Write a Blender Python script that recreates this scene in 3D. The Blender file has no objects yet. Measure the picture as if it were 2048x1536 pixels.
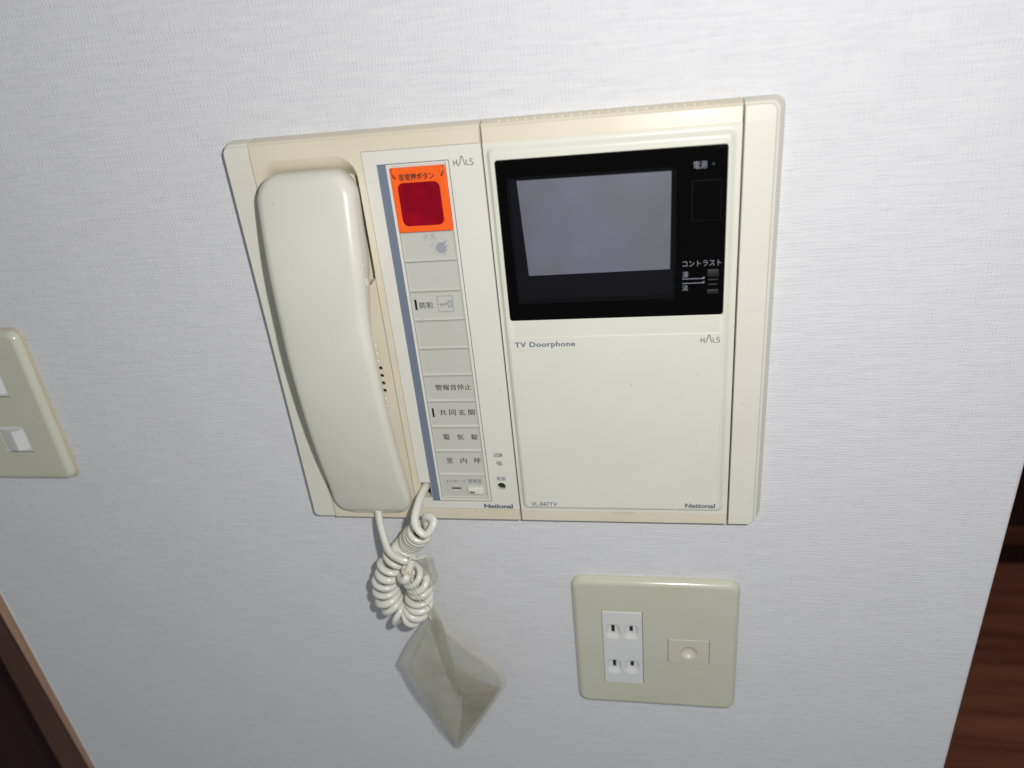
import bpy, bmesh, math, random
from mathutils import Vector, Matrix, noise
random.seed(7)
sc = bpy.context.scene
COL = sc.collection
S = 0.001                                   # wall coordinates below are millimetres: x right, y up, z out of the wall
def W(x, y, z): return Vector((x*S, -z*S, y*S))

# ------------------------------------------------------------------ camera, world, flash, exposure
RX, UP, FW = (0.98292598, -0.09369222, -0.15836127), (0.01526466, 0.89920681, -0.43725747), (-0.18336715, -0.4273744, -0.88528392)
CAM = (55.11745948, 344.18855473, 401.33601029)
cd = bpy.data.cameras.new('camera'); cam = bpy.data.objects.new('camera', cd); COL.objects.link(cam)
cd.sensor_width = 36; cd.lens = 1441.2165*36/2048; cd.clip_start = 0.01; cd.clip_end = 20
def rotm(r, u, f):
    r, u, b = W(*r)/S, W(*u)/S, -W(*f)/S
    return Matrix(((r.x, u.x, b.x), (r.y, u.y, b.y), (r.z, u.z, b.z)))
cam.matrix_world = Matrix.Translation(W(*CAM)) @ rotm(RX, UP, FW).to_4x4()
cd.dof.use_dof = True; cd.dof.focus_distance = 0.445; cd.dof.aperture_fstop = 5.0
sc.camera = cam
wd = bpy.data.worlds.new('World'); sc.world = wd; wd.use_nodes = True
bg = wd.node_tree.nodes['Background']; bg.inputs[0].default_value = (0.93, 0.96, 1.0, 1); bg.inputs[1].default_value = 0.225
ld = bpy.data.lights.new('camera_flash', 'POINT'); ld.shadow_soft_size = 0.008
ld.energy = 6.1; ld.use_nodes = True      # the camera's tone curve softens the fall-off of its flash a little
_n = ld.node_tree; _e = _n.nodes['Emission']; _f = _n.nodes.new('ShaderNodeLightFalloff'); _f.inputs[0].default_value = 1
_a = _n.nodes.new('ShaderNodeMath'); _a.operation = 'MULTIPLY_ADD'; _a.inputs[1].default_value = .85/.38; _a.inputs[2].default_value = .15
_n.links.new(_f.outputs['Linear'], _a.inputs[0]); _n.links.new(_a.outputs[0], _e.inputs['Strength'])
ld.color = (1.0, 0.985, 0.97)
fl = bpy.data.objects.new('camera_flash', ld); COL.objects.link(fl)
FL = [CAM[i] + 60*RX[i] + 40*UP[i] for i in range(3)]
fl.matrix_world = Matrix.Translation(W(*FL)) @ rotm(RX, UP, FW).to_4x4()
sc.view_settings.view_transform = 'Standard'; sc.view_settings.look = 'None'
sc.view_settings.exposure = 0.0; sc.view_settings.gamma = 1.0
sc.render.engine = 'CYCLES'
sc.cycles.max_bounces = 8; sc.cycles.use_denoising = True

# ------------------------------------------------------------------ materials
def srgb(r, g, b):
    f = lambda c: (c/255/12.92) if c/255 <= .04045 else ((c/255+.055)/1.055)**2.4
    return (f(r), f(g), f(b), 1)
def base_mat(name, col, rough=.4, spec=.5, metallic=0):
    m = bpy.data.materials.new(name); m.use_nodes = True
    b = m.node_tree.nodes['Principled BSDF']
    b.inputs['Base Color'].default_value = col; b.inputs['Roughness'].default_value = rough
    b.inputs['Specular IOR Level'].default_value = spec; b.inputs['Metallic'].default_value = metallic
    return m, m.node_tree, b
def N(nt, t, **k):
    n = nt.nodes.new(t)
    for a, v in k.items():
        if a.startswith('i_'):
            n.inputs[int(a[2:])].default_value = v
        else: setattr(n, a, v)
    return n
def plastic(name, col, rough=.34, var=.05, bump=.05, spec=.5, grime=.0, yellow=None):
    """moulded plastic: slightly mottled colour, pebbled sheen"""
    m, nt, b = base_mat(name, col, rough, spec)
    L = nt.links.new
    geo = N(nt, 'ShaderNodeNewGeometry')
    n1 = N(nt, 'ShaderNodeTexNoise'); n1.inputs['Scale'].default_value = 22; n1.inputs['Detail'].default_value = 4
    L(geo.outputs['Position'], n1.inputs['Vector'])
    mr = N(nt, 'ShaderNodeMapRange'); mr.inputs['From Min'].default_value = .3; mr.inputs['From Max'].default_value = .7
    L(n1.outputs['Fac'], mr.inputs['Value'])
    mx = N(nt, 'ShaderNodeMix', data_type='RGBA')
    y = yellow or tuple(c*k for c, k in zip(col[:3], (1-var, 1-var*1.1, 1-var*1.8)))+(1,)
    mx.inputs[6].default_value = col; mx.inputs[7].default_value = y
    L(mr.outputs[0], mx.inputs[0])
    sp = N(nt, 'ShaderNodeTexNoise'); sp.inputs['Scale'].default_value = 420; sp.inputs['Detail'].default_value = 1
    L(geo.outputs['Position'], sp.inputs['Vector'])
    ms = N(nt, 'ShaderNodeMapRange'); ms.inputs['From Min'].default_value = .775; ms.inputs['From Max'].default_value = .80; ms.inputs['To Max'].default_value = .32
    L(sp.outputs['Fac'], ms.inputs['Value'])
    mk = N(nt, 'ShaderNodeMix', data_type='RGBA'); mk.inputs[7].default_value = tuple(c*.3 for c in col[:3])+(1,)
    L(ms.outputs[0], mk.inputs[0]); L(mx.outputs[2], mk.inputs[6]); L(mk.outputs[2], b.inputs['Base Color'])
    n2 = N(nt, 'ShaderNodeTexNoise'); n2.inputs['Scale'].default_value = 1300; n2.inputs['Detail'].default_value = 2
    L(geo.outputs['Position'], n2.inputs['Vector'])
    bp = N(nt, 'ShaderNodeBump'); bp.inputs['Strength'].default_value = bump; bp.inputs['Distance'].default_value = .0002
    L(n2.outputs['Fac'], bp.inputs['Height']); L(bp.outputs[0], b.inputs['Normal'])
    n3 = N(nt, 'ShaderNodeTexNoise'); n3.inputs['Scale'].default_value = 60; n3.inputs['Detail'].default_value = 5
    L(geo.outputs['Position'], n3.inputs['Vector'])
    r = N(nt, 'ShaderNodeMapRange'); r.inputs['To Min'].default_value = max(.05, rough-.06); r.inputs['To Max'].default_value = rough+.08
    L(n3.outputs['Fac'], r.inputs['Value']); L(r.outputs[0], b.inputs['Roughness'])
    return m
M = {}
M['cream'] = plastic('yellowed_cream_plastic', (.70, .65, .52, 1), .31, .08)
M['side'] = plastic('ivory_plastic', (.70, .685, .60, 1), .36, .04)
M['panel'] = plastic('pale_grey_panel', (.70, .69, .62, 1), .38, .03)
M['tv'] = plastic('light_ivory_plastic', (.69, .69, .60, 1), .36, .04)
M['handset'] = plastic('ivory_handset_plastic', (.67, .665, .59, 1), .34, .05)
M['button'] = plastic('grey_button_plastic', (.53, .53, .49, 1), .36, .04)
M['cord'] = plastic('white_cord_plastic', (.72, .72, .68, 1), .24, .12)
M['plate'] = plastic('greenish_beige_plastic', (.56, .565, .455, 1), .16, .06)
M['plate_back'] = plastic('yellow_beige_frame', (.50, .46, .34, 1), .4, .05)
M['white'] = plastic('white_insert_plastic', (.66, .665, .665, 1), .30, .03)
M['jack'] = plastic('pinkish_beige_plastic', (.575, .56, .45, 1), .3, .05)
M['blue'] = base_mat('blue_grey_print', (.155, .185, .25, 1), .5)[0]
M['ink'] = base_mat('black_print', (.008, .009, .009, 1), .6)[0]
M['ink_grey'] = base_mat('grey_print', (.16, .18, .22, 1), .6)[0]
M['ink_pale'] = base_mat('pale_grey_print', (.30, .31, .34, 1), .6)[0]
M['ink_logo'] = base_mat('slate_print', (.10, .12, .17, 1), .6)[0]
M['ink_white'] = base_mat('white_print', (.20, .21, .25, 1), .6)[0]
M['dark'] = base_mat('black_hole', (.006, .006, .006, 1), .7)[0]  # paints the shade inside holes and gaps; also black hinge and backing
M['lens'] = base_mat('dark_green_lens', (.005, .02, .014, 1), .25)[0]
M['greenled'] = base_mat('green_led', (.004, .03, .015, 1), .3)[0]
M['black'] = plastic('gloss_black_plastic', (.002, .0018, .002, 1), .10, .0, .0, .08)
M['inner'] = base_mat('dark_violet_mask', (.0028, .0026, .0048, 1), .6, .05)[0]
M['knob'] = base_mat('dark_grey_slider', (.007, .007, .006, 1), .4)[0]
M['blackbutton'] = base_mat('satin_black_button', (.004, .004, .004, 1), .22, .4)[0]
M['orange'] = plastic('orange_plastic', (.95, .125, .012, 1), .3, .04)
M['screen'] = plastic('grey_phosphor_screen', (.165, .18, .22, 1), .5, .22, .0)
def red_mat():
    m, nt, b = base_mat('translucent_red_plastic', (.30, .002, .012, 1), .12, .18)
    L = nt.links.new; geo = N(nt, 'ShaderNodeNewGeometry')
    n = N(nt, 'ShaderNodeTexNoise'); n.inputs['Scale'].default_value = 70; n.inputs['Detail'].default_value = 1
    L(geo.outputs['Position'], n.inputs['Vector'])
    r = N(nt, 'ShaderNodeValToRGB'); r.color_ramp.elements[0].position = .42; r.color_ramp.elements[0].color = (.22, .001, .010, 1)
    r.color_ramp.elements[1].position = .68; r.color_ramp.elements[1].color = (.31, .002, .014, 1)
    L(n.outputs['Fac'], r.inputs[0]); L(r.outputs[0], b.inputs['Base Color']); return m
M['red'] = red_mat()
def pane_mat():
    m = bpy.data.materials.new('clear_window_pane'); m.use_nodes = True; nt = m.node_tree; nt.nodes.clear()
    o = N(nt, 'ShaderNodeOutputMaterial'); t = N(nt, 'ShaderNodeBsdfTransparent'); t.inputs[0].default_value = (.93, .93, .97, 1)
    g = N(nt, 'ShaderNodeBsdfGlossy'); g.inputs['Roughness'].default_value = .05
    x = N(nt, 'ShaderNodeMixShader'); x.inputs[0].default_value = .035
    nt.links.new(t.outputs[0], x.inputs[1]); nt.links.new(g.outputs[0], x.inputs[2]); nt.links.new(x.outputs[0], o.inputs[0]); return m
M['pane'] = pane_mat()

def wallpaper():
    m, nt, b = base_mat('woven_vinyl_wallpaper', (.66, .665, .70, 1), .62, .3)
    L = nt.links.new
    geo = N(nt, 'ShaderNodeNewGeometry')
    sc_ = N(nt, 'ShaderNodeVectorMath', operation='SCALE'); sc_.inputs['Scale'].default_value = 1000   # to mm
    L(geo.outputs['Position'], sc_.inputs[0])
    # slow wander of the threads
    wn = N(nt, 'ShaderNodeTexNoise'); wn.inputs['Scale'].default_value = .11; wn.inputs['Detail'].default_value = 3
    L(sc_.outputs[0], wn.inputs['Vector'])
    sub = N(nt, 'ShaderNodeVectorMath', operation='SUBTRACT'); sub.inputs[1].default_value = (.5, .5, .5); L(wn.outputs['Color'], sub.inputs[0])
    mul = N(nt, 'ShaderNodeVectorMath', operation='SCALE'); mul.inputs['Scale'].default_value = 4.2; L(sub.outputs[0], mul.inputs[0])
    add = N(nt, 'ShaderNodeVectorMath', operation='ADD'); L(sc_.outputs[0], add.inputs[0]); L(mul.outputs[0], add.inputs[1])
    def stretched(sx, sy, detail=2, rough=.5, src=add):
        mp = N(nt, 'ShaderNodeMapping'); mp.inputs['Scale'].default_value = (sx, 0.02, sy)
        L(src.outputs[0], mp.inputs['Vector'])
        n = N(nt, 'ShaderNodeTexNoise'); n.inputs['Scale'].default_value = 1; n.inputs['Detail'].default_value = detail; n.inputs['Roughness'].default_value = rough
        L(mp.outputs[0], n.inputs['Vector']); return n.outputs['Fac']
    def math_(op, a, c=None, v=None):
        n = N(nt, 'ShaderNodeMath', operation=op); L(a, n.inputs[0])
        if c is not None: L(c, n.inputs[1])
        elif v is not None: n.inputs[1].default_value = v
        return n.outputs[0]
    warp = stretched(.72, .22, 2)            # short upright threads
    weft = stretched(.12, .92, 2)            # level threads
    sx = N(nt, 'ShaderNodeSeparateXYZ'); L(add.outputs[0], sx.inputs[0])
    wx = math_('SINE', math_('MULTIPLY', sx.outputs[0], v=2*math.pi/2.0))
    wz = math_('SINE', math_('MULTIPLY', sx.outputs[2], v=2*math.pi/1.95))
    dots = math_('MULTIPLY', math_('ADD', wx, v=1.0), math_('ADD', wz, v=1.0))      # woven grid of small knots
    amp = N(nt, 'ShaderNodeTexNoise'); amp.inputs['Scale'].default_value = .16; amp.inputs['Detail'].default_value = 2; L(sc_.outputs[0], amp.inputs['Vector'])
    am = N(nt, 'ShaderNodeMapRange'); am.inputs['From Min'].default_value = .38; am.inputs['From Max'].default_value = .66; L(amp.outputs['Fac'], am.inputs['Value'])
    crk = N(nt, 'ShaderNodeMapRange'); crk.inputs['From Min'].default_value = .63; crk.inputs['From Max'].default_value = .70
    L(stretched(.016, .85, 2, .5, sc_), crk.inputs['Value'])
    fine = stretched(1.5, 1.1, 2, .6)
    h = math_('ADD', math_('ADD', math_('MULTIPLY', warp, v=.62), math_('MULTIPLY', weft, v=.72)),
              math_('ADD', math_('MULTIPLY', math_('MULTIPLY', dots, v=.23), am.outputs[0]), math_('ADD', math_('MULTIPLY', fine, v=.16), math_('MULTIPLY', crk.outputs[0], v=-.16))))
    bp = N(nt, 'ShaderNodeBump'); bp.inputs['Strength'].default_value = .42; bp.inputs['Distance'].default_value = .00066
    L(h, bp.inputs['Height']); L(bp.outputs[0], b.inputs['Normal'])
    # long slub threads give faint grey level streaks, grime very faint
    slub = stretched(.035, .55, 4, .6, sc_)
    mr = N(nt, 'ShaderNodeMapRange'); mr.inputs['From Min'].default_value = .35; mr.inputs['From Max'].default_value = .66
    L(slub, mr.inputs['Value'])
    blot = N(nt, 'ShaderNodeTexNoise'); blot.inputs['Scale'].default_value = 9; blot.inputs['Detail'].default_value = 4; L(geo.outputs['Position'], blot.inputs['Vector'])
    mx = N(nt, 'ShaderNodeMix', data_type='RGBA'); mx.inputs[6].default_value = (.612, .616, .638, 1); mx.inputs[7].default_value = (.69, .693, .708, 1)
    L(mr.outputs[0], mx.inputs[0])
    mx2 = N(nt, 'ShaderNodeMix', data_type='RGBA'); mx2.inputs[7].default_value = (.65, .645, .65, 1)
    m3 = math_('MULTIPLY', blot.outputs['Fac'], v=.5)
    L(m3, mx2.inputs[0]); L(mx.outputs[2], mx2.inputs[6]); L(mx2.outputs[2], b.inputs['Base Color'])
    return m
M['wall'] = wallpaper()
def wood(name, c0, c1, rough, axis, scale=1.0):
    m, nt, b = base_mat(name, c0, rough, .15); L = nt.links.new
    geo = N(nt, 'ShaderNodeNewGeometry')
    mp = N(nt, 'ShaderNodeMapping'); s = [60*scale]*3; s[axis] = 4*scale; mp.inputs['Scale'].default_value = s
    L(geo.outputs['Position'], mp.inputs['Vector'])
    n = N(nt, 'ShaderNodeTexNoise'); n.inputs['Scale'].default_value = 1; n.inputs['Detail'].default_value = 6; n.inputs['Roughness'].default_value = .6
    L(mp.outputs[0], n.inputs['Vector'])
    r = N(nt, 'ShaderNodeValToRGB'); r.color_ramp.elements[0].position = .33; r.color_ramp.elements[0].color = c0
    r.color_ramp.elements[1].position = .68; r.color_ramp.elements[1].color = c1
    L(n.outputs['Fac'], r.inputs[0]); L(r.outputs[0], b.inputs['Base Color']); return m
M['trim'] = wood('brown_wood_trim', (.38, .215, .135, 1), (.48, .29, .19, 1), .45, 2)
M['trim_dark'] = wood('dark_brown_wood_trim', (.075, .030, .022, 1), (.11, .046, .032, 1), .5, 2)
M['door'] = wood('dark_door_wood', (.020, .006, .006, 1), (.035, .011, .010, 1), .8, 2)
M['plank'] = wood('reddish_brown_floor_wood', (.11, .034, .017, 1), (.25, .088, .046, 1), .5, 0, .55)
M['backwood'] = wood('dark_red_brown_wood', (.06, .018, .009, 1), (.11, .035, .018, 1), .45, 0, .4)
M['bead'] = base_mat('pale_corner_bead', (.62, .62, .58, 1), .5)[0]
M['metal'] = base_mat('dull_test_button', (.38, .36, .30, 1), .35)[0]
M['string'] = base_mat('cream_string', (.72, .68, .52, 1), .55)[0]
def paper_mat(name, c0, c1):
    m, nt, b = base_mat(name, c0, .8, .2); L = nt.links.new
    geo = N(nt, 'ShaderNodeNewGeometry'); n = N(nt, 'ShaderNodeTexNoise'); n.inputs['Scale'].default_value = 60; n.inputs['Detail'].default_value = 5
    L(geo.outputs['Position'], n.inputs['Vector']); r = N(nt, 'ShaderNodeValToRGB')
    r.color_ramp.elements[0].position = .35; r.color_ramp.elements[0].color = c0; r.color_ramp.elements[1].position = .7; r.color_ramp.elements[1].color = c1
    L(n.outputs['Fac'], r.inputs[0]); L(r.outputs[0], b.inputs['Base Color']); return m
M['paper'] = paper_mat('old_brown_paper', (.46, .45, .38, 1), (.58, .57, .49, 1))
M['paper2'] = paper_mat('browner_old_paper', (.25, .215, .14, 1), (.37, .32, .22, 1))
def film(name, col, opac, rough=.16):
    m = bpy.data.materials.new(name); m.use_nodes = True; nt = m.node_tree; nt.nodes.clear(); L = nt.links.new
    o = N(nt, 'ShaderNodeOutputMaterial'); t = N(nt, 'ShaderNodeBsdfTransparent')
    p = N(nt, 'ShaderNodeBsdfPrincipled'); p.inputs['Base Color'].default_value = col; p.inputs['Roughness'].default_value = rough
    tr = N(nt, 'ShaderNodeBsdfTranslucent'); tr.inputs[0].default_value = col
    a = N(nt, 'ShaderNodeMixShader'); a.inputs[0].default_value = .35; L(p.outputs[0], a.inputs[1]); L(tr.outputs[0], a.inputs[2])
    x = N(nt, 'ShaderNodeMixShader')
    geo = N(nt, 'ShaderNodeNewGeometry'); n = N(nt, 'ShaderNodeTexNoise'); n.inputs['Scale'].default_value = 80; n.inputs['Detail'].default_value = 3
    L(geo.outputs['Position'], n.inputs['Vector']); mr = N(nt, 'ShaderNodeMapRange'); mr.inputs['To Min'].default_value = opac-.12; mr.inputs['To Max'].default_value = opac+.12
    L(n.outputs['Fac'], mr.inputs['Value']); L(mr.outputs[0], x.inputs[0])
    cr = N(nt, 'ShaderNodeTexNoise'); cr.inputs['Scale'].default_value = 70; cr.inputs['Detail'].default_value = 4; cr.inputs['Distortion'].default_value = 1.2
    L(geo.outputs['Position'], cr.inputs['Vector']); bp = N(nt, 'ShaderNodeBump'); bp.inputs['Strength'].default_value = .45; bp.inputs['Distance'].default_value = .002
    L(cr.outputs['Fac'], bp.inputs['Height']); L(bp.outputs[0], p.inputs['Normal'])
    L(t.outputs[0], x.inputs[1]); L(a.outputs[0], x.inputs[2]); L(x.outputs[0], o.inputs[0]); return m
M['sleeve'] = film('cloudy_plastic_film', (.70, .695, .63, 1), .44)
M['tape'] = film('crumpled_clear_tape', (.52, .52, .42, 1), .45)

# ------------------------------------------------------------------ object helpers
ORI = {}
def thing(name, label, cat, loc, group=None, kind=None):
    o = bpy.data.objects.new(name, None); COL.objects.link(o); o.empty_display_size = .02
    o.location = W(*loc); ORI[o.name] = W(*loc)
    o['label'] = label
    if cat: o['category'] = cat
    if group: o['group'] = group
    if kind: o['kind'] = kind
    return o
def obj(name, verts, faces, mat, parent=None, smooth=35, label=None, bw=None):
    vs = [W(*v) for v in verts]
    lo = Vector([min(v[i] for v in vs) for i in range(3)]); hi = Vector([max(v[i] for v in vs) for i in range(3)])
    c = (lo+hi)/2
    me = bpy.data.meshes.new(name); me.from_pydata([v-c for v in vs], [], faces)
    bm = bmesh.new(); bm.from_mesh(me); bmesh.ops.remove_doubles(bm, verts=bm.verts, dist=1e-7)
    bmesh.ops.recalc_face_normals(bm, faces=bm.faces); bm.to_mesh(me); bm.free()
    me.materials.append(M[mat] if isinstance(mat, str) else mat)
    finish(me, smooth)
    o = bpy.data.objects.new(name, me); COL.objects.link(o)
    ORI[o.name] = c
    if parent is not None:
        o.parent = parent; o.location = c-ORI[parent.name]
    else: o.location = c
    if label: o['label'] = label
    return o
def finish(me, smooth):
    if smooth:
        me.polygons.foreach_set('use_smooth', [True]*len(me.polygons)); me.set_sharp_from_angle(angle=math.radians(smooth))
        me.polygons.foreach_set('use_smooth', [not (p.area > 6e-5 and abs(p.normal.y) > .985) for p in me.polygons])
    me.update()
def cut(o, *cutters, smooth=35):
    """boolean difference of verts/faces cutters given in wall millimetres"""
    tmp = []
    for vs, fs in cutters:
        me = bpy.data.meshes.new('c'); me.from_pydata([W(*v) for v in vs], [], fs)
        bm = bmesh.new(); bm.from_mesh(me); bmesh.ops.remove_doubles(bm, verts=bm.verts, dist=1e-7); bmesh.ops.recalc_face_normals(bm, faces=bm.faces); bm.to_mesh(me); bm.free()
        c = bpy.data.objects.new('c', me); COL.objects.link(c); tmp.append(c)
        md = o.modifiers.new('b', 'BOOLEAN'); md.operation = 'DIFFERENCE'; md.solver = 'EXACT'; md.object = c
    dg = bpy.context.evaluated_depsgraph_get(); dg.update()
    me = bpy.data.meshes.new_from_object(o.evaluated_get(dg), depsgraph=dg)
    o.modifiers.clear(); old = o.data; o.data = me; me.name = old.name+'_cut'
    finish(me, smooth)
    for c in tmp: bpy.data.objects.remove(c)
def rring(x0, x1, y0, y1, r, seg=6):
    rs = r if isinstance(r, (list, tuple)) else (r,)*4      # TR, TL, BL, BR
    pts = []
    for (cx, cy, a0, q) in ((x1, y1, 0, 0), (x0, y1, 90, 1), (x0, y0, 180, 2), (x1, y0, 270, 3)):
        rr = max(rs[q], .01); mx = cx-rr if cx == x1 else cx+rr; my = cy-rr if cy == y1 else cy+rr
        for k in range(seg+1):
            a = math.radians(a0+90*k/seg); pts.append((mx+rr*math.cos(a), my+rr*math.sin(a)))
    return pts
def loft(rings, cap0=True, cap1=True, close=False):
    """rings: lists of 3-D points of equal count"""
    vs, fs = [], []; n = len(rings[0])
    for r in rings: vs += r
    K = len(rings)
    for k in range(K if close else K-1):
        a, b = k*n, ((k+1) % K)*n
        for i in range(n):
            j = (i+1) % n; fs.append((a+i, a+j, b+j, b+i))
    if not close:
        if cap0: fs.append(tuple(range(n))[::-1])
        if cap1: fs.append(tuple((K-1)*n+i for i in range(n)))
    return vs, fs
def z_(ring, z): return [(x, y, z) for x, y in ring]
def ins(b, d, r):                                           # inset a box by d or (l,r,b,t)
    if not isinstance(d, (tuple, list)): d = (d,)*4
    m = sum(d)/4
    rs = r if isinstance(r, (list, tuple)) else (r,)*4
    return rring(b[0]+d[0], b[1]-d[1], b[2]+d[2], b[3]-d[3], [max(q-m, .02) for q in rs])
def plate(b, z0, z1, r=.5, bev=.25, seg=3):
    """solid plate with rounded front edge"""
    rings = [z_(ins(b, 0, r), z0)]
    for k in range(seg+1):
        a = math.pi/2*k/seg; rings.append(z_(ins(b, bev*(1-math.cos(a)), r), z1-bev+bev*math.sin(a)))
    return loft(rings)
def ringplate(bo, ro, bi, ri, z0, z1, bev=.2, bevi=None):
    bevi = bev if bevi is None else bevi
    g = lambda b, d, r, z: z_(ins(b, d, r), z)
    rings = [g(bo, 0, ro, z0), g(bo, 0, ro, z1-bev), g(bo, bev*.3, ro, z1-bev*.3), g(bo, bev, ro, z1),
             g(bi, -bevi, ri, z1), g(bi, -bevi*.3, ri, z1-bevi*.3), g(bi, 0, ri, z1-bevi), g(bi, 0, ri, z0)]
    return loft(rings, close=True)
def join(*parts):
    vs, fs = [], []
    for v, f in parts:
        n = len(vs); vs += list(v); fs += [tuple(i+n for i in q) for q in f]
    return vs, fs
def box(b, z0, z1): return plate(b, z0, z1, .02, .01, 1)
def cyl(x, y, z0, z1, r, n=20, r1=None):
    r1 = r if r1 is None else r1
    c = lambda q, z: [(x+q*math.cos(2*math.pi*i/n), y+q*math.sin(2*math.pi*i/n), z) for i in range(n)]
    return loft([c(r, z0), c(r1, z1)])
def ball(x, y, z, r, n=10):
    vs, fs = [], []
    for j in range(1, n):
        a = math.pi*j/n
        for i in range(n*2): t = math.pi*i/n; vs.append((x+r*math.sin(a)*math.cos(t), y+r*math.sin(a)*math.sin(t), z+r*math.cos(a)))
    m = n*2
    for j in range(n-2):
        for i in range(m): fs.append((j*m+i, j*m+(i+1) % m, (j+1)*m+(i+1) % m, (j+1)*m+i))
    vs += [(x, y, z+r), (x, y, z-r)]; t, b = len(vs)-2, len(vs)-1
    for i in range(m): fs.append((t, i, (i+1) % m)); fs.append((b, (n-2)*m+(i+1) % m, (n-2)*m+i))
    return vs, fs
def tube(pts, r, n=10, flat=1.0, caps=True):
    P = [Vector(p) for p in pts]; rings = []
    T = [(P[min(i+1, len(P)-1)]-P[max(i-1, 0)]).normalized() for i in range(len(P))]
    nrm = T[0].orthogonal().normalized()
    for i, p in enumerate(P):
        nrm = (nrm-T[i]*nrm.dot(T[i])).normalized(); bi = T[i].cross(nrm)
        rr = r(i/(len(P)-1)) if callable(r) else r
        rings.append([tuple(p+nrm*(rr*math.cos(2*math.pi*k/n))+bi*(rr*flat*math.sin(2*math.pi*k/n))) for k in range(n)])
    return loft(rings, caps, caps)
def spline(pts, per=8):
    P = [Vector(p) for p in pts]; P = [P[0]*2-P[1]]+P+[P[-1]*2-P[-2]]; out = []
    for i in range(1, len(P)-2):
        a, b, c, d = P[i-1:i+3]
        for k in range(per):
            t = k/per; out.append(.5*((2*b)+(c-a)*t+(2*a-5*b+4*c-d)*t*t+(3*b-a-3*c+d)*t**3))
    out.append(P[-2]); return out
def ribbon(pts, w, z):
    """flat printed stroke of width w"""
    P = [Vector((x, y)) for x, y in pts]; L_, R_ = [], []
    for i, p in enumerate(P):
        d = (P[min(i+1, len(P)-1)]-P[max(i-1, 0)]).normalized(); n = Vector((-d.y, d.x))*w/2
        L_.append((p.x+n.x, p.y+n.y, z)); R_.append((p.x-n.x, p.y-n.y, z))
    m = len(P); return L_+R_, [(i, i+1, m+i+1, m+i) for i in range(m-1)]
def flatquad(x0, x1, y0, y1, z): return [(x0, y0, z), (x1, y0, z), (x1, y1, z), (x0, y1, z)], [(0, 1, 2, 3)]
def frame_lines(x0, x1, y0, y1, w, z):
    return join(flatquad(x0, x1, y1-w, y1, z), flatquad(x0, x1, y0, y0+w, z), flatquad(x0, x0+w, y0+w, y1-w, z), flatquad(x1-w, x1, y0+w, y1-w, z))
def lettering(text, x0, x1, y0, y1, z, mat, parent, bold=0.0, gap=1.0, thick=.06):
    cu = bpy.data.curves.new('t', 'FONT'); cu.body = text; cu.size = 1; cu.offset = bold; cu.resolution_u = 3; cu.fill_mode = 'FRONT'; cu.space_character = gap
    t = bpy.data.objects.new('t', cu); COL.objects.link(t)
    dg = bpy.context.evaluated_depsgraph_get(); dg.update()
    me = t.to_mesh(); vs = [tuple(v.co) for v in me.vertices]; fs = [tuple(p.vertices) for p in me.polygons]; t.to_mesh_clear()
    bpy.data.objects.remove(t)
    ax, bx = min(v[0] for v in vs), max(v[0] for v in vs); ay, by = min(v[1] for v in vs), max(v[1] for v in vs)
    V = [(x0+(v[0]-ax)/(bx-ax)*(x1-x0), y0+(v[1]-ay)/(by-ay)*(y1-y0), z) for v in vs]
    if thick:                              # heavier printed strokes: the same outline laid twice, a hair apart
        n = len(V); V = [(x-thick, y, z) for x, y, z in V]+[(x+thick, y, z+.004) for x, y, z in V]; fs = fs+[tuple(i+n for i in f) for f in fs]
    return obj('lettering', V, fs, mat, parent, 0)

# ------------------------------------------------------------------ the setting: wall, floor, wood beyond
wl = [(-498.5, 60), (-480.6, -500)]
wv = lambda z: [(-516, 620, z), (-475, -700, z), (262.0, -700, z), (281.0, 620, z)]
wall_r = []
for (d, z) in ((0, -120), (0, -2.5), (.4, -1.2), (1.2, -.3), (2.5, 0)):
    wall_r.append([(-513.2, 620, z), (-474.2, -700, z), (262.0-d, -700, z), (280.7-d, 620, z)])
wall = obj('wall', *loft(wall_r), 'wall', None, 30)
wall['kind'] = 'structure'; wall['label'] = 'white wall covered in woven textured vinyl wallpaper'
# door frame at the left end of the wall (follows the wall edge)
df = thing('door_frame', 'brown wooden door frame with a dark door along the left end of the wall', 'door frame', (-500, -700, 0))
def strip(x0t, x0b, x1t, x1b, z0, z1, name, mat, bev=.6):
    rs = []
    for d, z in ((0, z0), (0, z1-bev), (bev*.3, z1-bev*.3), (bev, z1)):
        rs.append([(x0t+d, 620, z), (x0b+d, -700, z), (x1b-d, -700, z), (x1t-d, 620, z)])
    return obj(name, *loft(rs), mat, df, 30)
strip(-515.1, -476.1, -513.4, -474.4, -60, .5, 'corner_bead', 'bead', .3)
strip(-545.0, -479.5, -515.3, -476.3, -60, -3, 'casing', 'trim')
strip(-563.0, -545.6, -540.0, -478, -70, -15, 'door_stop', 'trim_dark')
strip(-1300, -1300, -545, -478, -110, -70, 'door_leaf', 'door')
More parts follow.
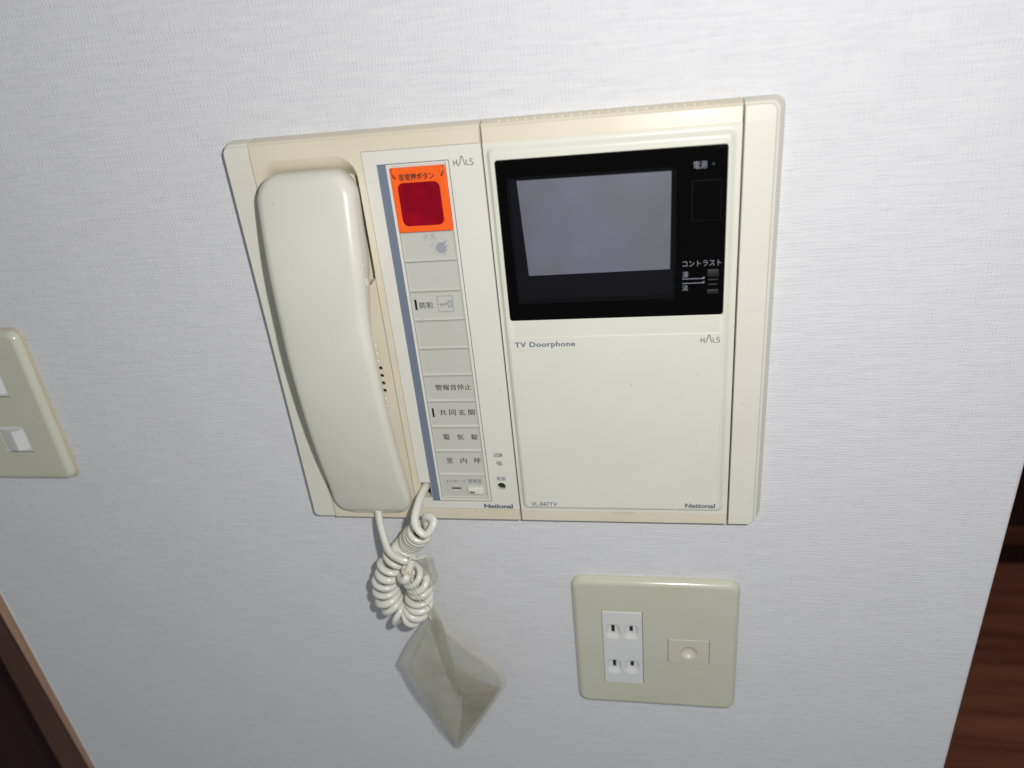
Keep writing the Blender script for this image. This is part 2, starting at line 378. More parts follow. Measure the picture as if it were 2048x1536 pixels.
# floor planks and the wooden step far below to the right
fl_ = thing('floor', 'reddish brown wooden floor planks far below, right of the wall', None, (800, -1100, -900), kind='structure')
zz = -1388.0; k = 0
while zz < -300:
    wdt = 74.0; x = 380 - random.random()*500
    while x < 2200:
        ln = 1500
        a, b_ = max(x, 285), min(x+ln, 2200)
        if b_-a > 50:
            dy = random.uniform(-.4, .4)
            v = [(a, -1120, zz), (b_, -1120, zz), (b_, -1120, zz+wdt-3), (a, -1120, zz+wdt-3)]
            rs = [v]
            for d, y in ((0, -1101.5+dy), (1.5, -1100+dy)): rs.append([(v[0][0]+d, y, zz+d), (v[1][0]-d, y, zz+d), (v[2][0]-d, y, zz+wdt-3-d), (v[3][0]+d, y, zz+wdt-3-d)])
            obj('plank', *loft(rs), 'plank', fl_, 0)
        x += ln+2
    zz += wdt; k += 1
obj('subfloor', *loft([[(285, y, -1500), (2200, y, -1500), (2200, y, -300), (285, y, -300)] for y in (-1135, -1121)]), 'door', fl_, 0)
bw = thing('wood_panelling', 'dark red brown wooden panelling with a skirting board behind the floor, right of the wall', 'panelling', (1050, -1100, -1400))
obj('skirting_board', *plate((285, 2300, -1040, -985), -1420, -1392, 1, 3), 'backwood', bw)
obj('panel', *plate((285, 2300, -980, -300), -1430, -1398, 1, 3), 'door', bw)
obj('recess', *plate((285, 2300, -1120, -1042), -1430, -1410, 1, 1), 'door', bw)  # near-black wood colour stands in for the shadow gap under the skirting

# ------------------------------------------------------------------ the door phone station
F = 8.9; L_, s1, s2, s3, R_x, T, B = -178.9, -163.4, -29.4, 104.75, 125.75, 308.4, 52.25
ic = thing('door_phone_station', 'cream wall intercom with black monitor window, orange emergency button and handset cradle', 'intercom', ((L_+R_x)/2, B, 0))
def module(name, x0, x1, mat, rl, rr, left=0, right=0, b=B, lean=.52):
    """housing: slanted top face, crisp front edges; rl/rr corner radii, left/right face insets"""
    rs = []
    rad = [rr, rl, rl, rr]
    def ring(dl, dr, db, dt, z): return z_(ins((x0, x1, b, T), (dl, dr, db, dt), rad), z)
    rs = [ring(0, 0, 0, 0, 0), ring(0, right*.35, 0, .55, F*.42), ring(.0, right*.62, .0, 1.9, F*.80),
          ring(.12, right*.85+.05, .12, 2.9, F-1.3)]
    y1 = T-10.9; n0 = len(rs[0])
    def brk(r):
        xr, xl = max(p[0] for p in r), min(p[0] for p in r); z = r[0][2]
        return r[:14]+[(xl, y1, z)]+r[14:]+[(xr, y1, z)]
    r2 = ring(.45, max(right, .45), .45, 3.5, F)
    rs = [brk(r) for r in rs]
    r2 = [(x, y, F if y <= y1 else F-(y-y1)/(T-3.5-y1)*lean) for x, y, z in brk(r2)]
    vs, fs = loft(rs+[r2], True, False); n = len(r2); q = len(vs)-n
    fs += [tuple([q+n-1]+[q+i for i in range(0, 15)]), tuple([q+i for i in range(14, n)])]
    return obj(name, vs, fs, mat, ic, 28)
lf = module('side_frame', L_, s1-.25, 'side', 4.5, .25, b=B+.6, lean=.25)
rf = module('side_frame', s3+.3, R_x, 'side', .25, 6.0, right=5.6, lean=.2)
pb = module('phone_housing', s1+.1, s2-.35, 'cream', .35, .35)
tb = module('monitor_housing', s2+.35, s3-.25, 'cream', .35, .35)
bk = obj('back_plate', *box((L_+4, R_x-7, B+4, T-6), -.5, .9), 'dark', ic)
# cradle pockets and holes
def pocket(b, r, z0, z1, dl, dr, db, dt):
    rs = []
    for k in range(8):
        t = k/7; e = math.sin(t*math.pi/2)      # rounded lip then wall
        q = 1-math.cos(t*math.pi/2)
        rs.append(z_(ins(b, (dl*t, dr*t, db*t, dt*t), r), z0+(z1-z0)*(q*.55+t*.45)))
    rs.insert(0, z_(ins(b, 0, r), z0+4)); return loft(rs)
deep = pocket((-161.0, -101.3, 217.5, 296.3), (12, 12, 9, 12), F+.02, 1.0, 1.2, 1.0, 5.0, 11.0)
groove = pocket((-161.0, -101.5, 63.5, 262.0), (3, 3, 10, 8), F+.02, F-1.7, 1.0, .8, 1.6, .1)
cutters = [deep, groove, cyl(-40.3, 79.6, 4.5, 20, 3.0, 28), cyl(-40.2, 97.1, 4.5, 20, 2.3, 24)]
cy0 = 182.3
for i in range(10):
    y = cy0-i*5.27
    if 3 <= i <= 6: cutters.append(cyl(-109.7, y, 5.0, 12, 1.3))
    else: cutters.append(ball(-109.7, y, F-1.2, 1.25))
cutters.append(box((-97.35, -29.0, 61.0, 297.5), F-1.3, F+3))         # seat of the control panel
cutters.append(box((-96.6, -89.3, 69.0, 82.5), 1.6, F+3))             # cord opening
cutters.append(box((-72.6, -60.2, 58.6, 60.4), F-1.2, F+3))
cut(pb, *cutters)
obj('cord_opening_shade', *box((-96.9, -89.0, 68.7, 82.8), .95, 1.7), 'dark', pb)  # black plate at the bottom, painted shade of the opening
for i in range(3, 7): obj('speaker_hole_shade', *cyl(-109.9, cy0-i*5.27+.15, 4.8, 6.5, 1.15, 16), 'dark', pb)  # black disc just below each rim stands in for the shade inside
c2 = [box((-18.0, 72.4, 205.6, 279.0), .5, 20), box((32.4, 46, 59.0, 61.2), F-1.1, 20)]
for i in range(23): c2.append(ball(-18.9+i*4.77, 307.2, 5.2, .95, 6))
cut(tb, *c2)

# --- control panel
ZP = F+.12
cp = obj('control_panel', *plate((-97.15, -29.75, 61.25, 297.3), F-1.25, ZP, .3, .12), 'panel', ic)
cut(cp, box((-97.5, -89.5, 69.5, 82.0), 0, 20), box((-82.45, -50.15, 69.2, 288.7), F-1.2, 20),
    cyl(-40.3, 79.6, 0, 20, 2.75, 28), cyl(-40.2, 97.1, 0, 20, 2.0, 24))
ZB = ZP+.05
obj('colour_band', *flatquad(-89.2, -84.05, 67.4, 290.1, ZB), 'blue', cp, 0)
obj('border_line', *join(flatquad(-84.05, -48.1, 289.65, 290.1, ZB), flatquad(-84.05, -48.1, 67.4, 67.8, ZB), flatquad(-48.5, -48.1, 67.8, 289.65, ZB)), 'ink_logo', cp, 0)
obj('power_lamp', *loft([[(-40.3+2.7*math.cos(a)*q, 79.6+2.7*math.sin(a)*q, z) for a in [2*math.pi*i/24 for i in range(24)]] for q, z in ((1, F-3.2), (1, F-2.2), (.6, F-1.6), (.1, F-1.5))]), 'lens', cp)
obj('test_button', *join(cyl(-40.2, 97.1, F-3, F-.9, 1.9, 24), cyl(-40.2, 97.1, F-.9, F-.7, 1.2, 20, .9)), 'metal', cp)
lettering('試験', -43.2, -37.2, 102.2, 105.3, ZB, 'ink_grey', cp)
lettering('電源', -43.1, -37.1, 84.1, 87.2, ZB, 'ink_grey', cp)
lettering('National', -53.9, -34.2, 61.9, 65.3, ZB, 'ink_logo', cp, .035)
def logo(x, y, s, z, parent):
    st = [[(0, 0), (-.1, 3.1)], [(.1, 1.6), (1.6, 1.7)], [(1.75, 3.2), (1.7, 1.2), (1.85, .35), (2.3, .05), (2.8, .35), (3.3, 1.4), (3.9, 3.3), (4.3, 4.5), (4.7, 4.85), (5.0, 4.4), (5.6, 2.2), (6.2, .1)],
          [(7.0, 3.0), (7.0, .15), (8.6, .15)], [(10.6, 2.9), (9.9, 3.2), (9.2, 2.9), (9.1, 2.2), (9.7, 1.75), (10.4, 1.45), (10.75, .8), (10.3, .15), (9.5, 0), (8.95, .3)]]
    parts = []
    for q in st:
        P = [(x+a*s, y+b*s) for a, b in q]
        if len(P) > 3: P = [(v.x, v.y) for v in spline([(a, b, 0) for a, b in P], 4)]
        parts.append(ribbon(P, .48*s, z))
    return obj('logo', *join(*parts), 'ink_logo', parent, 0)
logo(-45.5, 286.5, 1.0, ZB, cp)
# buttons: shallow trays with sloping rims
rowy = [251.6, 234.2, 216.05, 197.7, 179.2, 161.0, 142.9, 124.2, 106.1, 87.75, 69.5]
def tray(b, z0, z1, depth, d):
    g = lambda q, z: z_(ins(b, q, .5), z)
    rs = [g(0, min(z0, z1-depth-.05)), g(0, z1-.15), g(.15, z1), g((.35, .35, .35, .35), z1), g(d, z1-depth)]
    return loft(rs)
btns = []
for i in range(10):
    b = (-82.2, -50.4, rowy[i+1]+.18, rowy[i]-.18)
    last = i == 9
    o = obj('push_button' if not last else 'message_panel', *tray(b, F-1.18, ZP-(.02 if not last else .5), .55 if last else .95, (1.1, .8, 1.5 if not last else 1.0, .7)), 'button', cp, 25)
    btns.append(o)
ZT = ZP-.93
lettering('火災', -68.9, -61.7, 246.8, 250.2, ZT, 'ink_pale', cp)
hs = [(-65.0, 243.2), (-63.4, 243.4), (-63.1, 238.0), (-56.8, 238.0)]
obj('fire_icon', *join(ribbon(hs, .3, ZT), ribbon([(-65.2, 243.0), (-60.3, 248.3), (-57.6, 246.0)], .3, ZT),
    ([(-62.6, 241.2, ZT), (-61.6, 239.2, ZT), (-59.6, 238.5, ZT), (-57.3, 238.9, ZT), (-55.2, 241.0, ZT), (-57.2, 240.6, ZT), (-54.7, 243.4, ZT), (-57.4, 242.5, ZT), (-54.9, 246.4, ZT), (-57.6, 244.9, ZT), (-60.3, 245.0, ZT), (-62.0, 243.6, ZT)],
     [(0, 1, 2, 3, 5), (3, 4, 5), (0, 5, 7, 11), (5, 6, 7), (11, 7, 9, 10), (7, 8, 9)])), 'ink_pale', cp, 0)
obj('marker_bar', *flatquad(-80.4, -79.0, 204.6, 211.2, ZT), 'lens', cp, 0)
lettering('防犯', -77.4, -69.2, 205.5, 209.4, ZT, 'ink', cp)
obj('icon_border', *frame_lines(-66.3, -56.6, 202.8, 212.9, .25, ZT), 'ink_grey', cp, 0)
obj('key_icon', *join(flatquad(-65.2, -60.2, 207.2, 208.2, ZT), flatquad(-64.8, -63.9, 206.3, 207.2, ZT), flatquad(-63.0, -62.2, 206.3, 207.2, ZT), frame_lines(-60.2, -57.4, 205.4, 209.8, .95, ZT)), 'ink_pale', cp, 0)
lettering('警報音停止', -75.6, -52.4, 150.7, 154.7, ZT, 'ink', cp)
obj('marker_bar', *flatquad(-80.3, -79.0, 131.5, 138.0, ZT), 'lens', cp, 0)
def spaced(chars, x0, x1, y0, y1, w):
    n = len(chars)
    for i, c in enumerate(chars):
        a = x0+(x1-x0-w)*i/(n-1); lettering(c, a, a+w, y0, y1, ZT, 'ink', cp)
spaced('共同玄関', -75.3, -52.2, 132.7, 136.8, 4.3)
spaced('電気錠', -75.5, -52.4, 114.7, 118.9, 4.4)
spaced('室内呼', -75.6, -52.5, 96.8, 101.0, 4.3)
ZM = ZP-1.02
lettering('メッセージ', -78.4, -65.0, 81.4, 84.0, ZM, 'ink_grey', cp)
lettering('管理室', -63.0, -53.7, 81.1, 84.4, ZM, 'ink_grey', cp)
obj('message_lamp', *flatquad(-74.9, -68.5, 76.5, 77.6, ZM), 'lens', cp, 0)
sw = obj('slide_button', *plate((-63.5, -53.0, 73.3, 78.1), F-1.0, ZP+.7, .5, .35), 'side', cp)
obj('slide_mark', *flatquad(-62.5, -58.9, 74.1, 75.7, ZP+.74), 'ink_grey', cp, 0)
# emergency button
eb = obj('emergency_cover', *ringplate((-82.15, -50.4, 251.9, 287.7), .6, (-79.0, -54.9, 255.4, 279.4), 3.4, F-.6, ZP+.95, .35, .3), 'orange', cp)
obj('emergency_window', *plate((-79.1, -54.8, 255.3, 279.5), F-.6, ZP+.5, 3.5, .2), 'red', cp)
for a, sgn in ((-80.9, 1), (-51.7, -1)):
    obj('hinge', *tube(spline([(a, 287.6, ZP+.9), (a+.2*sgn, 284.4, ZP+1.3), (a+1.1*sgn, 282.2, ZP+1.1), (a+1.8*sgn, 282.9, ZP+.8)], 4), .28, 6), 'dark', cp)
    obj('hinge_lug', *plate((min(a, a+2.0*sgn), max(a, a+2.0*sgn), 283.9, 287.2), ZP+.7, ZP+1.6, .6, .4), 'orange', cp)
lettering('非常押ボタン', -77.3, -57.2, 280.6, 284.4, ZP+1.02, 'ink', cp, .012)

# --- monitor panel: raised frame with soft bevel
HZ = F+2.0
bo = (-27.3, 102.1, 62.6, 295.5); bz = (-22.95, 97.6, 196.65, 287.9); bwn = (-17.3, 71.6, 206.4, 278.3)
g = lambda b, d, r, z: z_(ins(b, d, r), z)
rs = [g(bo, 0, 4.5, F-.3), g(bo, 0, 4.5, F+.15)]
for k in range(1, 7):
    t = k/6; e = .5-.5*math.cos(math.pi*t)
    rs.append(g(bo, (2.5*t, 4.0*t, 2.2*t, 4.2*t), 4.5, F+.15+1.85*e))
rs += [g(bz, -.35, 1.6, HZ), g(bz, -.1, 1.6, HZ-.1), g(bz, 0, 1.6, HZ-.35), g(bz, 0, 1.6, F-.3)]
mp = obj('monitor_panel', *loft(rs, close=True), 'tv', ic, 60)
# base sheet of the panel, a little proud of the housing
obj('monitor_surround', *ringplate((s2+.6, s3-.5, 60.3, 297.0), .4, (bz[0]-1, bz[1]+1, bz[2]-1, bz[3]+1), 1.6, F+.02, F+.10, .05), 'tv', ic)
# thin proud cover below the break line
cv = obj('lower_cover', *plate((-24.6, 97.9, 65.2, 186.0), HZ-.2, HZ+.32, 2.0, .3), 'tv', ic)
ZC = HZ+.36
lettering('TV Doorphone', -21.6, 14.4, 178.9, 183.2, ZC, 'ink_grey', cv, .022, 1.08)
logo(86.0, 180.1, .95, ZC, cv)
lettering('VL-847TV', -21.2, -3.9, 65.8, 69.1, ZC, 'ink_grey', cv)
lettering('National', 78.1, 96.6, 66.2, 69.6, ZC, 'ink_grey', cv, .03)
# black bezel, its window, screen
ZZ = HZ+.25
bzl = obj('bezel', *ringplate((bz[0]+.15, bz[1]-.15, bz[2]+.15, bz[3]-.15), 1.4, bwn, 1.3, F-1, ZZ, .3, .15), 'black', ic)
obj('window_pane', *flatquad(bwn[0]-.1, bwn[1]+.1, bwn[2]-.1, bwn[3]+.1, ZZ-.9), 'pane', bzl, 0)
wb = [z_(ins((bwn[0]-.3, bwn[1]+.3, bwn[2]-.3, bwn[3]+.3), 0, 1.3), F-.8), z_(ins((bwn[0]-.3, bwn[1]+.3, bwn[2]-.3, bwn[3]+.3), 0, 1.3), .95)]
obj('window_box', *loft(wb, False, True), 'inner', bzl, 20)
obj('screen', *loft([[(-13.4, 275.0, z), (-11.0, 220.7, z), (69.1, 221.2, z), (69.9, 274.8, z)] for z in (1.0, 1.5)]), 'screen', bzl, 0)
lettering('電源', 80.5, 87.4, 276.6, 280.4, ZZ+.04, 'ink_white', bzl, thick=0)
obj('power_lamp', *cyl(90.5, 278.6, ZZ-.1, ZZ+.06, .7, 14), 'greenled', bzl)
sq = obj('power_button', *tray((79.9, 94.9, 249.6, 270.8), ZZ-.5, ZZ+.16, .25, .45), 'blackbutton', bzl, 25)
lettering('コントラスト', 75.4, 95.8, 225.0, 228.3, ZZ+.04, 'ink_white', bzl, thick=0)
lettering('濃', 75.3, 78.5, 219.0, 222.3, ZZ+.04, 'ink_white', bzl, thick=0)
lettering('淡', 75.3, 78.5, 211.3, 214.7, ZZ+.04, 'ink_white', bzl, thick=0)
obj('contrast_lines', *join(flatquad(75.4, 87.1, 217.9, 218.3, ZZ+.04), flatquad(75.4, 87.1, 215.4, 215.8, ZZ+.04), ([(85.6, 218.3, ZZ+.04), (87.2, 218.3, ZZ+.04), (87.2, 219.1, ZZ+.04)], [(0, 1, 2)]), ([(85.6, 215.8, ZZ+.04), (87.2, 215.8, ZZ+.04), (87.2, 216.6, ZZ+.04)], [(0, 1, 2)])), 'ink_white', bzl, 0)
kn = [plate((88.6, 94.6, 219.0, 223.0), ZZ-.1, ZZ+.5, .3, .15), plate((88.9, 94.3, 217.1, 217.6), ZZ-.1, ZZ+.9, .1, .1), plate((88.9, 94.3, 214.4, 214.9), ZZ-.1, ZZ+.9, .1, .1), plate((88.6, 94.6, 209.3, 211.7), ZZ-.1, ZZ+.5, .3, .15)]
obj('contrast_slider', *join(*kn), 'knob', bzl)

# ------------------------------------------------------------------ handset
hs_ = thing('telephone_handset', 'cream arched telephone handset resting in the cradle at the left of the intercom', 'handset', (-128, 62, 10))
prof = [(56, 12.6), (62, 14), (70, 16), (86, 20), (100, 23.2), (123, 27.2), (138, 29.2), (155, 30.9), (181, 32.6), (200, 33), (220, 32.4), (235, 31.5), (250, 29.7), (270, 26), (285, 22.8), (294, 21)]
under = [(56, 9.4), (66, 9.2), (84, 10), (96, 12.5), (110, 16), (140, 20.0), (165, 22.0), (190, 22.0), (205, 20), (216, 15), (226, 10), (236, 7), (262, 5.8), (294, 5.8)]
def interp(tab, y):
    for (a, p), (b, q) in zip(tab, tab[1:]):
        if y <= b:
            t = max(0, (y-a)/(b-a)); return p+(q-p)*t
    return tab[-1][1]
def sm(tab, y): return sum(interp(tab, y+d) for d in (-9, -6, -3, 0, 3, 6, 9))/7
Y0, Y1, XC, A = 58.8, 290.2, -129.6, 29.0
ys = []
for d in (0, .15, .5, 1.1, 2, 3.2, 4.8, 7, 9.5, 12.5, 16): ys.append(Y0+d)
y = Y0+20
while y < Y1-18: ys.append(y); y += 5
for d in (16, 12.5, 9.5, 7, 4.8, 3.2, 2, 1.1, .5, .15, 0): ys.append(Y1-d)
rings = []
for y in ys:
    d = min(y-Y0, Y1-y); Rp = 13.0 if y < 180 else 14.5
    nar = 2.9*max(0, min(1, (238-y)/35))
    AA = A-nar/2; xc = XC-nar/2
    a = AA-(Rp-math.sqrt(max(Rp*Rp-max(Rp-d, 0)**2, 0)))
    e = 5.0-math.sqrt(max(25-max(5-d, 0)**2, 0))
    zt, zb = sm(prof, y), sm(under, y); e = min(e, (zt-zb)*.36); zt -= e*.9; zb += e*.6
    r = min(6.0, (zt-zb)*.45, a*.9); ring = []
    cr = 1.5*(1-max(0, 1-d/12)**2)
    def pt(x, z):
        f = 1-(.055 if y > 200 else .09)*max(0, (zt-6-z))/10 if z < zt-6 else 1
        return (xc+x*f, y, z+cr*(1-(x/a)**2)-.3)
    for (sx_, sz_, a0) in ((1, 1, 0), (-1, 1, 90), (-1, -1, 180), (1, -1, 270)):
        rr = r if sz_ > 0 else r*.6
        cx, cz = sx_*(a-rr), (zt-rr if sz_ > 0 else zb+rr)
        for k in range(7):
            q = math.radians(a0+15*k); ring.append(pt(cx+rr*math.cos(q), cz+rr*math.sin(q)))
        if a0 == 0:
            for k in range(1, 8): ring.append(pt((a-rr)*(1-2*k/8), zt))
        if a0 == 180:
            for k in range(1, 6): ring.append(pt(-(a-rr)*(1-2*k/6), zb))
    rings.append(ring)
obj('handset_shell', *loft(rings), 'handset', hs_, 50)
# parting line catch on the right flank
obj('catch', *join(ball(-101.0, 238.5, 26.0, .8, 6), plate((-101.6, -100.6, 226.5, 230.5), 23, 25.5, .2, .2)), 'handset', hs_)
obj('strain_relief', *tube([(-129.3, 62, 11.6), (-129.2, 57.4, 12.2)], 2.6, 12), 'cord', hs_)

# ------------------------------------------------------------------ coiled cord
def helix(path, r, pitch, phase=0., per=16, twist=None):
    P = spline(path, 14); s = 0; out = []
    # resample by length
    seg = [(P[i+1]-P[i]).length for i in range(len(P)-1)]; tot = sum(seg); turns = round(tot/pitch*2)/2; n = int(turns*per)
    t0 = (P[1]-P[0]).normalized(); nrm = (Vector((0, 0, 1))-t0*t0.z).normalized()
    acc = 0; i = 0; step = tot/n
    for k in range(n+1):
        want = k*step
        while i < len(seg)-1 and acc+seg[i] < want: acc += seg[i]; i += 1
        p = P[i].lerp(P[i+1], min(1, (want-acc)/seg[i])); t = (P[min(i+2, len(P)-1)]-P[max(i-1, 0)]).normalized()
        nrm = (nrm-t*nrm.dot(t)).normalized(); b = t.cross(nrm)
        a = phase+2*math.pi*turns*k/n; w = 1+.05*math.sin(k*.21)+.04*math.sin(k*.37+1)
        rr = r(k/n) if callable(r) else r
        out.append(p+(nrm*math.cos(a)+b*math.sin(a))*rr*w)
    return out
strand = [(-129.2, 58.8, 12.0), (-128.3, 55.2, 14.8), (-125.8, 51.0, 20.0), (-122.4, 43.9, 25.5), (-118.0, 39.4, 31.0), (-112.0, 37.0, 34.5), (-106.8, 35.5, 34.5), (-104.0, 33.0, 29.0)]
c2p = [(-112.5, 31.5, 21), (-118.0, 27.0, 21), (-124.8, 16.5, 21.5), (-130.6, 2.7, 21), (-131.6, -10.5, 20), (-126.5, -22.5, 20), (-117.0, -25.5, 20.5), (-109.3, -17.0, 21), (-106.0, -5.0, 22.5), (-104.0, 6.5, 24), (-105.5, 16.5, 28.0), (-109.5, 24.0, 30.5)]
c1p = [(-111.5, 33.0, 17.5), (-106.5, 40.0, 20.0), (-100.0, 48.5, 24.5), (-93.7, 57.0, 30.0)]
loop = [(-88.0, 70.5, 32.0), (-83.6, 74.5, 35.0), (-80.4, 71.5, 38.0), (-81.5, 66.5, 41.0), (-86.0, 64.2, 42.5), (-90.8, 66.0, 42.5), (-93.2, 70.5, 38.5), (-94.0, 74.2, 31.0), (-94.2, 75.8, 22), (-93.6, 77.0, 12.0), (-93.4, 77.5, 7.0), (-93.3, 78.0, 2.0)]
h2 = helix(c2p, lambda t: 7.7-1.3*max(0, t-.7)*3, 8.0, .6); h1 = helix(c1p, lambda t: 6.4, 4.7, 2.0)
ctrl = [Vector(p) for p in strand]+h2+h1+[Vector(p) for p in loop]
# smooth the joints
allp = spline([tuple(p) for p in ctrl[::2]] + [tuple(ctrl[-1])], 4)
cord = obj('coiled_cord', *tube(allp, 2.75, 12, .84), 'cord', None, 60)
cord['label'] = 'white coiled telephone cord bundled into a hanging loop below the handset'; cord['category'] = 'cord'

# ------------------------------------------------------------------ string, scrap of tape
st = thing('tie_string', 'thin cream string knotted around the coiled cord, holding the plastic sleeve', 'string', (-104, -20, 30))
kn = []
base = Vector((-107.2, 29.5, 35.8))
for j in range(3):
    pts = []
    for k in range(9):
        a = k*1.25+j*1.7
        pts.append(base+Vector((2.0*math.cos(a)*(.4+.10*k)+.5*j, 2.6*math.sin(a*1.3+j)-.8*j, 1.4*math.sin(a*.9+j))))
    kn.append(tube(spline([tuple(p) for p in pts], 4), .42, 6))
obj('knot', *join(*kn), 'string', st)
obj('string', *tube(spline([(-108.0, 29, 36), (-106.6, 19, 36), (-104.8, 8, 34.5), (-102.6, -3, 31), (-101.2, -14, 27), (-100.0, -24.0, 25.8)], 6), .45, 6), 'string', st)
obj('string', *tube(spline([(-103, 28, 35), (-103.8, 14, 35), (-101.6, 4, 33), (-99.4, -6, 29), (-98.6, -14, 26), (-100.6, -25, 25.0)], 6), .4, 6), 'string', st)
obj('string', *tube(spline([(-109, 31, 36), (-104, 36, 33), (-99, 34, 30), (-95.0, 33.5, 25)], 6), .42, 6), 'string', st)
vs, fs = [], []
n = 12
for j in range(n):
    for i in range(n):
        u, v = i/(n-1), j/(n-1)
        x = -101.5+10.5*u-2.0*v+2.5*math.sin(v*3.1); y = 31-25*v-2*u
        q = noise.noise(Vector((u*3.1, v*4.2, 1.7)))
        vs.append((x+1.5*q, y+1.2*q, 27-5*u+4.5*q+2.2*math.sin(u*7+v*4)))
for j in range(n-1):
    for i in range(n-1): fs.append((j*n+i, j*n+i+1, (j+1)*n+i+1, (j+1)*n+i))
sp = obj('tape_scrap', vs, fs, 'tape', None, 60)
sp['label'] = 'crumpled scrap of cloudy tape stuck on the right of the coiled cord'; sp['category'] = 'tape'

# ------------------------------------------------------------------ plastic sleeve with folded paper packet
sv = thing('plastic_sleeve', 'cloudy plastic sleeve with a folded brown paper packet inside, hanging from the string', 'sleeve', (-95, -172, 18))
def curve_pts(P, n):
    Q = spline(P, 12) if len(P) > 2 else [Vector(P[0]).lerp(Vector(P[1]), k/24) for k in range(25)]
    seg = [(Q[i+1]-Q[i]).length for i in range(len(Q)-1)]; tot = sum(seg); out = []; acc = 0; i = 0
    for k in range(n+1):
        w = tot*k/n
        while i < len(seg)-1 and acc+seg[i] < w: acc += seg[i]; i += 1
        out.append(Q[i].lerp(Q[i+1], max(0, min(1, (w-acc)/max(seg[i], 1e-9)))))
    return out
def coons(top, right, left, bottom, n, f):
    """left/top start at the same corner; right starts at end of top; bottom starts at end of left"""
    T_, R__, LL, BB = (curve_pts(c, n) for c in (top, right, left, bottom)); vs = []
    for j in range(n+1):
        v = j/n
        for i in range(n+1):
            u = i/n
            p = T_[i]*(1-v)+BB[i]*v+LL[j]*(1-u)+R__[j]*u-(T_[0]*(1-u)*(1-v)+T_[n]*u*(1-v)+BB[0]*(1-u)*v+BB[n]*u*v)
            vs.append(tuple(p+Vector((0, 0, f(u, v)))))
    m = n+1
    return vs, [(j*m+i, j*m+i+1, (j+1)*m+i+1, (j+1)*m+i) for j in range(n) for i in range(n)]
tp, lf_, bt, rt = (-100.5, -14.0, 20), (-134.8, -75.5, 20), (-102.0, -175.0, 13), (-53.0, -92.0, 22)
E_ = dict(top=[tp, (-95.5, -13.2, 21), (-91.0, -21, 23), (-88.5, -29.5, 25), (-76.0, -44.5, 26), (-59.5, -60.5, 26), (-51.6, -73.5, 24.5), (-51.3, -84.5, 23), rt], left=[tp, (-106.5, -30, 20), (-121.5, -52, 20), lf_],
          right=[rt, (-74.5, -132.0, 18), (-97.5, -171.5, 14.2), bt], bottom=[lf_, (-122.5, -114.0, 19.5), (-105.5, -168, 14.5), bt])
def bulge(u, v):
    e = (u*(1-u)*v*(1-v)*16)**.5
    return e*(6.0+2.0*noise.noise(Vector((u*3, v*3, .3)))*2)+e*1.2*math.sin(9*u-6*v)
front = coons(E_['top'], E_['right'], E_['left'], E_['bottom'], 26, bulge)
back = coons(E_['top'], E_['right'], E_['left'], E_['bottom'], 26, lambda u, v: -.5-(u*(1-u)*v*(1-v)*16)**.5*1.2)
obj('front_film', *front, 'sleeve', sv, 60); obj('back_film', *back, 'sleeve', sv, 60)
# packet: two leaves meeting in a raised fold, one browner triangular flap over them
pt_, pl, pbm, pr, pc = (-98.0, -23.5, 21), (-124.5, -77.0, 20), (-101.5, -170.0, 15.5), (-57.0, -93.0, 22.5), (-89.5, -68.5, 25.5)
v1 = coons([pt_, (-93, -29, 22.5), (-90.5, -47, 24.5), pc], [pc, (-88.5, -110, 23), (-101.0, -168.8, 16)], [pt_, (-108.5, -44, 21), pl], [pl, (-117.0, -112, 19.5), (-101.6, -170, 15.6)], 14, lambda u, v: -.6+.8*math.sin(5*u+3*v))
v2 = coons([pc, (-78.5, -79.0, 25), (-66, -87.5, 24), pr], [pr, (-76.5, -128, 19.5), (-100.6, -168.6, 16)], [pc, (-90.2, -85, 24.4), (-92.5, -118, 22)], [(-92.5, -118, 22), (-96, -145, 19), (-100.8, -168.8, 16)], 14, lambda u, v: -.4+.7*math.sin(6*v))
def solid(vf, h):
    vs, fs = vf; n = len(vs); m = int(math.sqrt(n)); V = vs+[(x, y, z-h) for x, y, z in vs]
    G = fs+[tuple(i+n for i in f[::-1]) for f in fs]
    rim = [i for i in range(m)]+[j*m+m-1 for j in range(1, m)]+[(m-1)*m+i for i in range(m-2, -1, -1)]+[j*m for j in range(m-2, 0, -1)]
    for a, b in zip(rim, rim[1:]+rim[:1]): G.append((a, b, b+n, a+n))
    return V, G
obj('paper_leaf', *solid(v1, .35), 'paper', sv, 60)
obj('paper_flap', *solid(v2, .35), 'paper2', sv, 60)
v3 = coons([(-98.0, -25.5, 23.2), (-93.2, -31, 24), (-90.9, -48, 26), (-89.4, -68.0, 26.4)], [(-89.4, -68.0, 26.4), (-90.4, -80, 25.4), (-92.3, -100, 23.6)], [(-98.0, -25.5, 23.2), (-102.0, -36, 22.8)], [(-102.0, -36, 22.8), (-98.5, -62, 24), (-92.9, -100, 23.5)], 10, lambda u, v: 0)
obj('inner_fold', *solid(v3, .35), 'paper2', sv, 60)

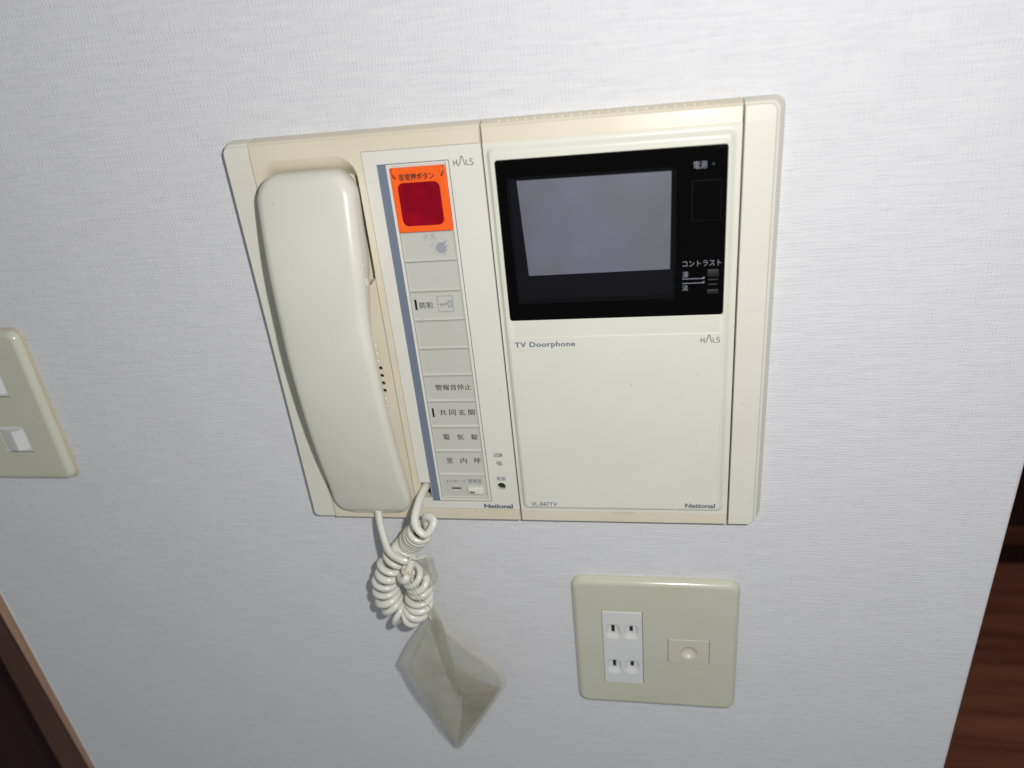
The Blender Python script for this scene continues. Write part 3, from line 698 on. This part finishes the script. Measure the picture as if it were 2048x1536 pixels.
# ------------------------------------------------------------------ wall plates
def cover_plate(name, b, h, w, r, parent, mat='plate', z0=.0):
    rs = [z_(ins(b, 0, r), z0), z_(ins(b, 0, r), z0+.9)]
    for k in range(1, 9):
        a = math.pi/2*k/8; rs.append(z_(ins(b, w*(1-math.cos(a)), r), z0+.9+(h-.9)*math.sin(a)))
    return obj(name, *loft(rs), mat, parent, 40)
ot = thing('power_outlet', 'beige wall outlet plate with a white double socket and a small square blank insert', 'outlet', (58, -120, 0))
op = cover_plate('cover_plate', (.1, 116.2, -120.4, -.2), 6.0, 4.2, 8.0, ot)
cut(op, box((20.9, 49.9, -97.9, -27.8), -5, 20), box((67.4, 96.6, -74.6, -51.5), -5, 20), smooth=40)
so = obj('socket', *plate((21.15, 49.5, -97.65, -28.05), .2, 6.5, .5, .35), 'white', ot)
sc_cut = []
for (x, y) in ((28.6, -45.0), (41.6, -44.7), (28.6, -79.2), (41.6, -78.9)):
    b = (x-5.2, x+5.2, y-8.6, y+5.0)
    rr = [z_(ins(b, 0, 3.4), 8.0), z_(ins(b, 0, 3.4), 6.5), z_(ins(b, (.9, .9, 2.4, .6), 3.9), 5.75), z_(ins(b, (2.2, 2.2, 5.0, 1.3), 3.9), 4.9)]
    sc_cut.append(loft(rr))
    w = 1.25; sc_cut.append(box((x-w, x+w, y-(4.2 if x < 35 else 3.4), y+(3.9 if x < 35 else 2.6)), 1.0, 9))
cut(so, *sc_cut, smooth=30)
for (x, y) in ((28.6, -45.0), (41.6, -44.7), (28.6, -79.2), (41.6, -78.9)):
    obj('contact_slot', *box((x-1.4, x+1.4, y-4.4, y+4.1), .8, 3.4), 'dark', so)
jk = obj('blank_insert', *plate((67.7, 96.3, -74.3, -51.8), .2, 6.35, .5, .3), 'jack', ot)
cut(jk, ball(82.2, -63.9, 9.0, 6.4, 14), smooth=50)
# switch plate at the left, cut by the photo edge
sp_ = thing('light_switch', 'beige light switch plate with two white rockers at the left edge', 'light switch', (-402, 79, 0))
cover_plate('back_frame', (-437.6, -366.4, 78.6, 199.6), 1.9, 1.0, 7.0, sp_, 'plate_back')
lp = cover_plate('cover_plate', (-436.8, -367.6, 79.3, 198.7), 6.0, 4.2, 7.0, sp_, z0=1.0)
cuts = []
for y0 in (103.9, 149.6): cuts.append(box((-413.9, -391.2, y0-.1, y0+22.0), -5, 20))
cut(lp, *cuts, smooth=40)
for y0 in (103.9, 149.6):
    w_ = obj('switch_insert', *plate((-413.7, -391.4, y0+.5, y0+21.8), .5, 6.6, .3, .2), 'white', sp_)
    a, b, zz0 = y0+3.0, y0+19.2, 6.0
    sec = [(-411.8, zz0), (-411.8, 7.2), (-400.5, 10.6), (-399.3, 10.7), (-393.6, 7.4), (-393.2, zz0)]
    obj('rocker', *loft([[(x, yy, z) for x, z in sec] for yy in (a, b)]), 'white', w_, 20)
    obj('shadow_gap', *box((-413.8, -391.3, y0-.1, y0+.5), .5, 4.5), 'dark', sp_)
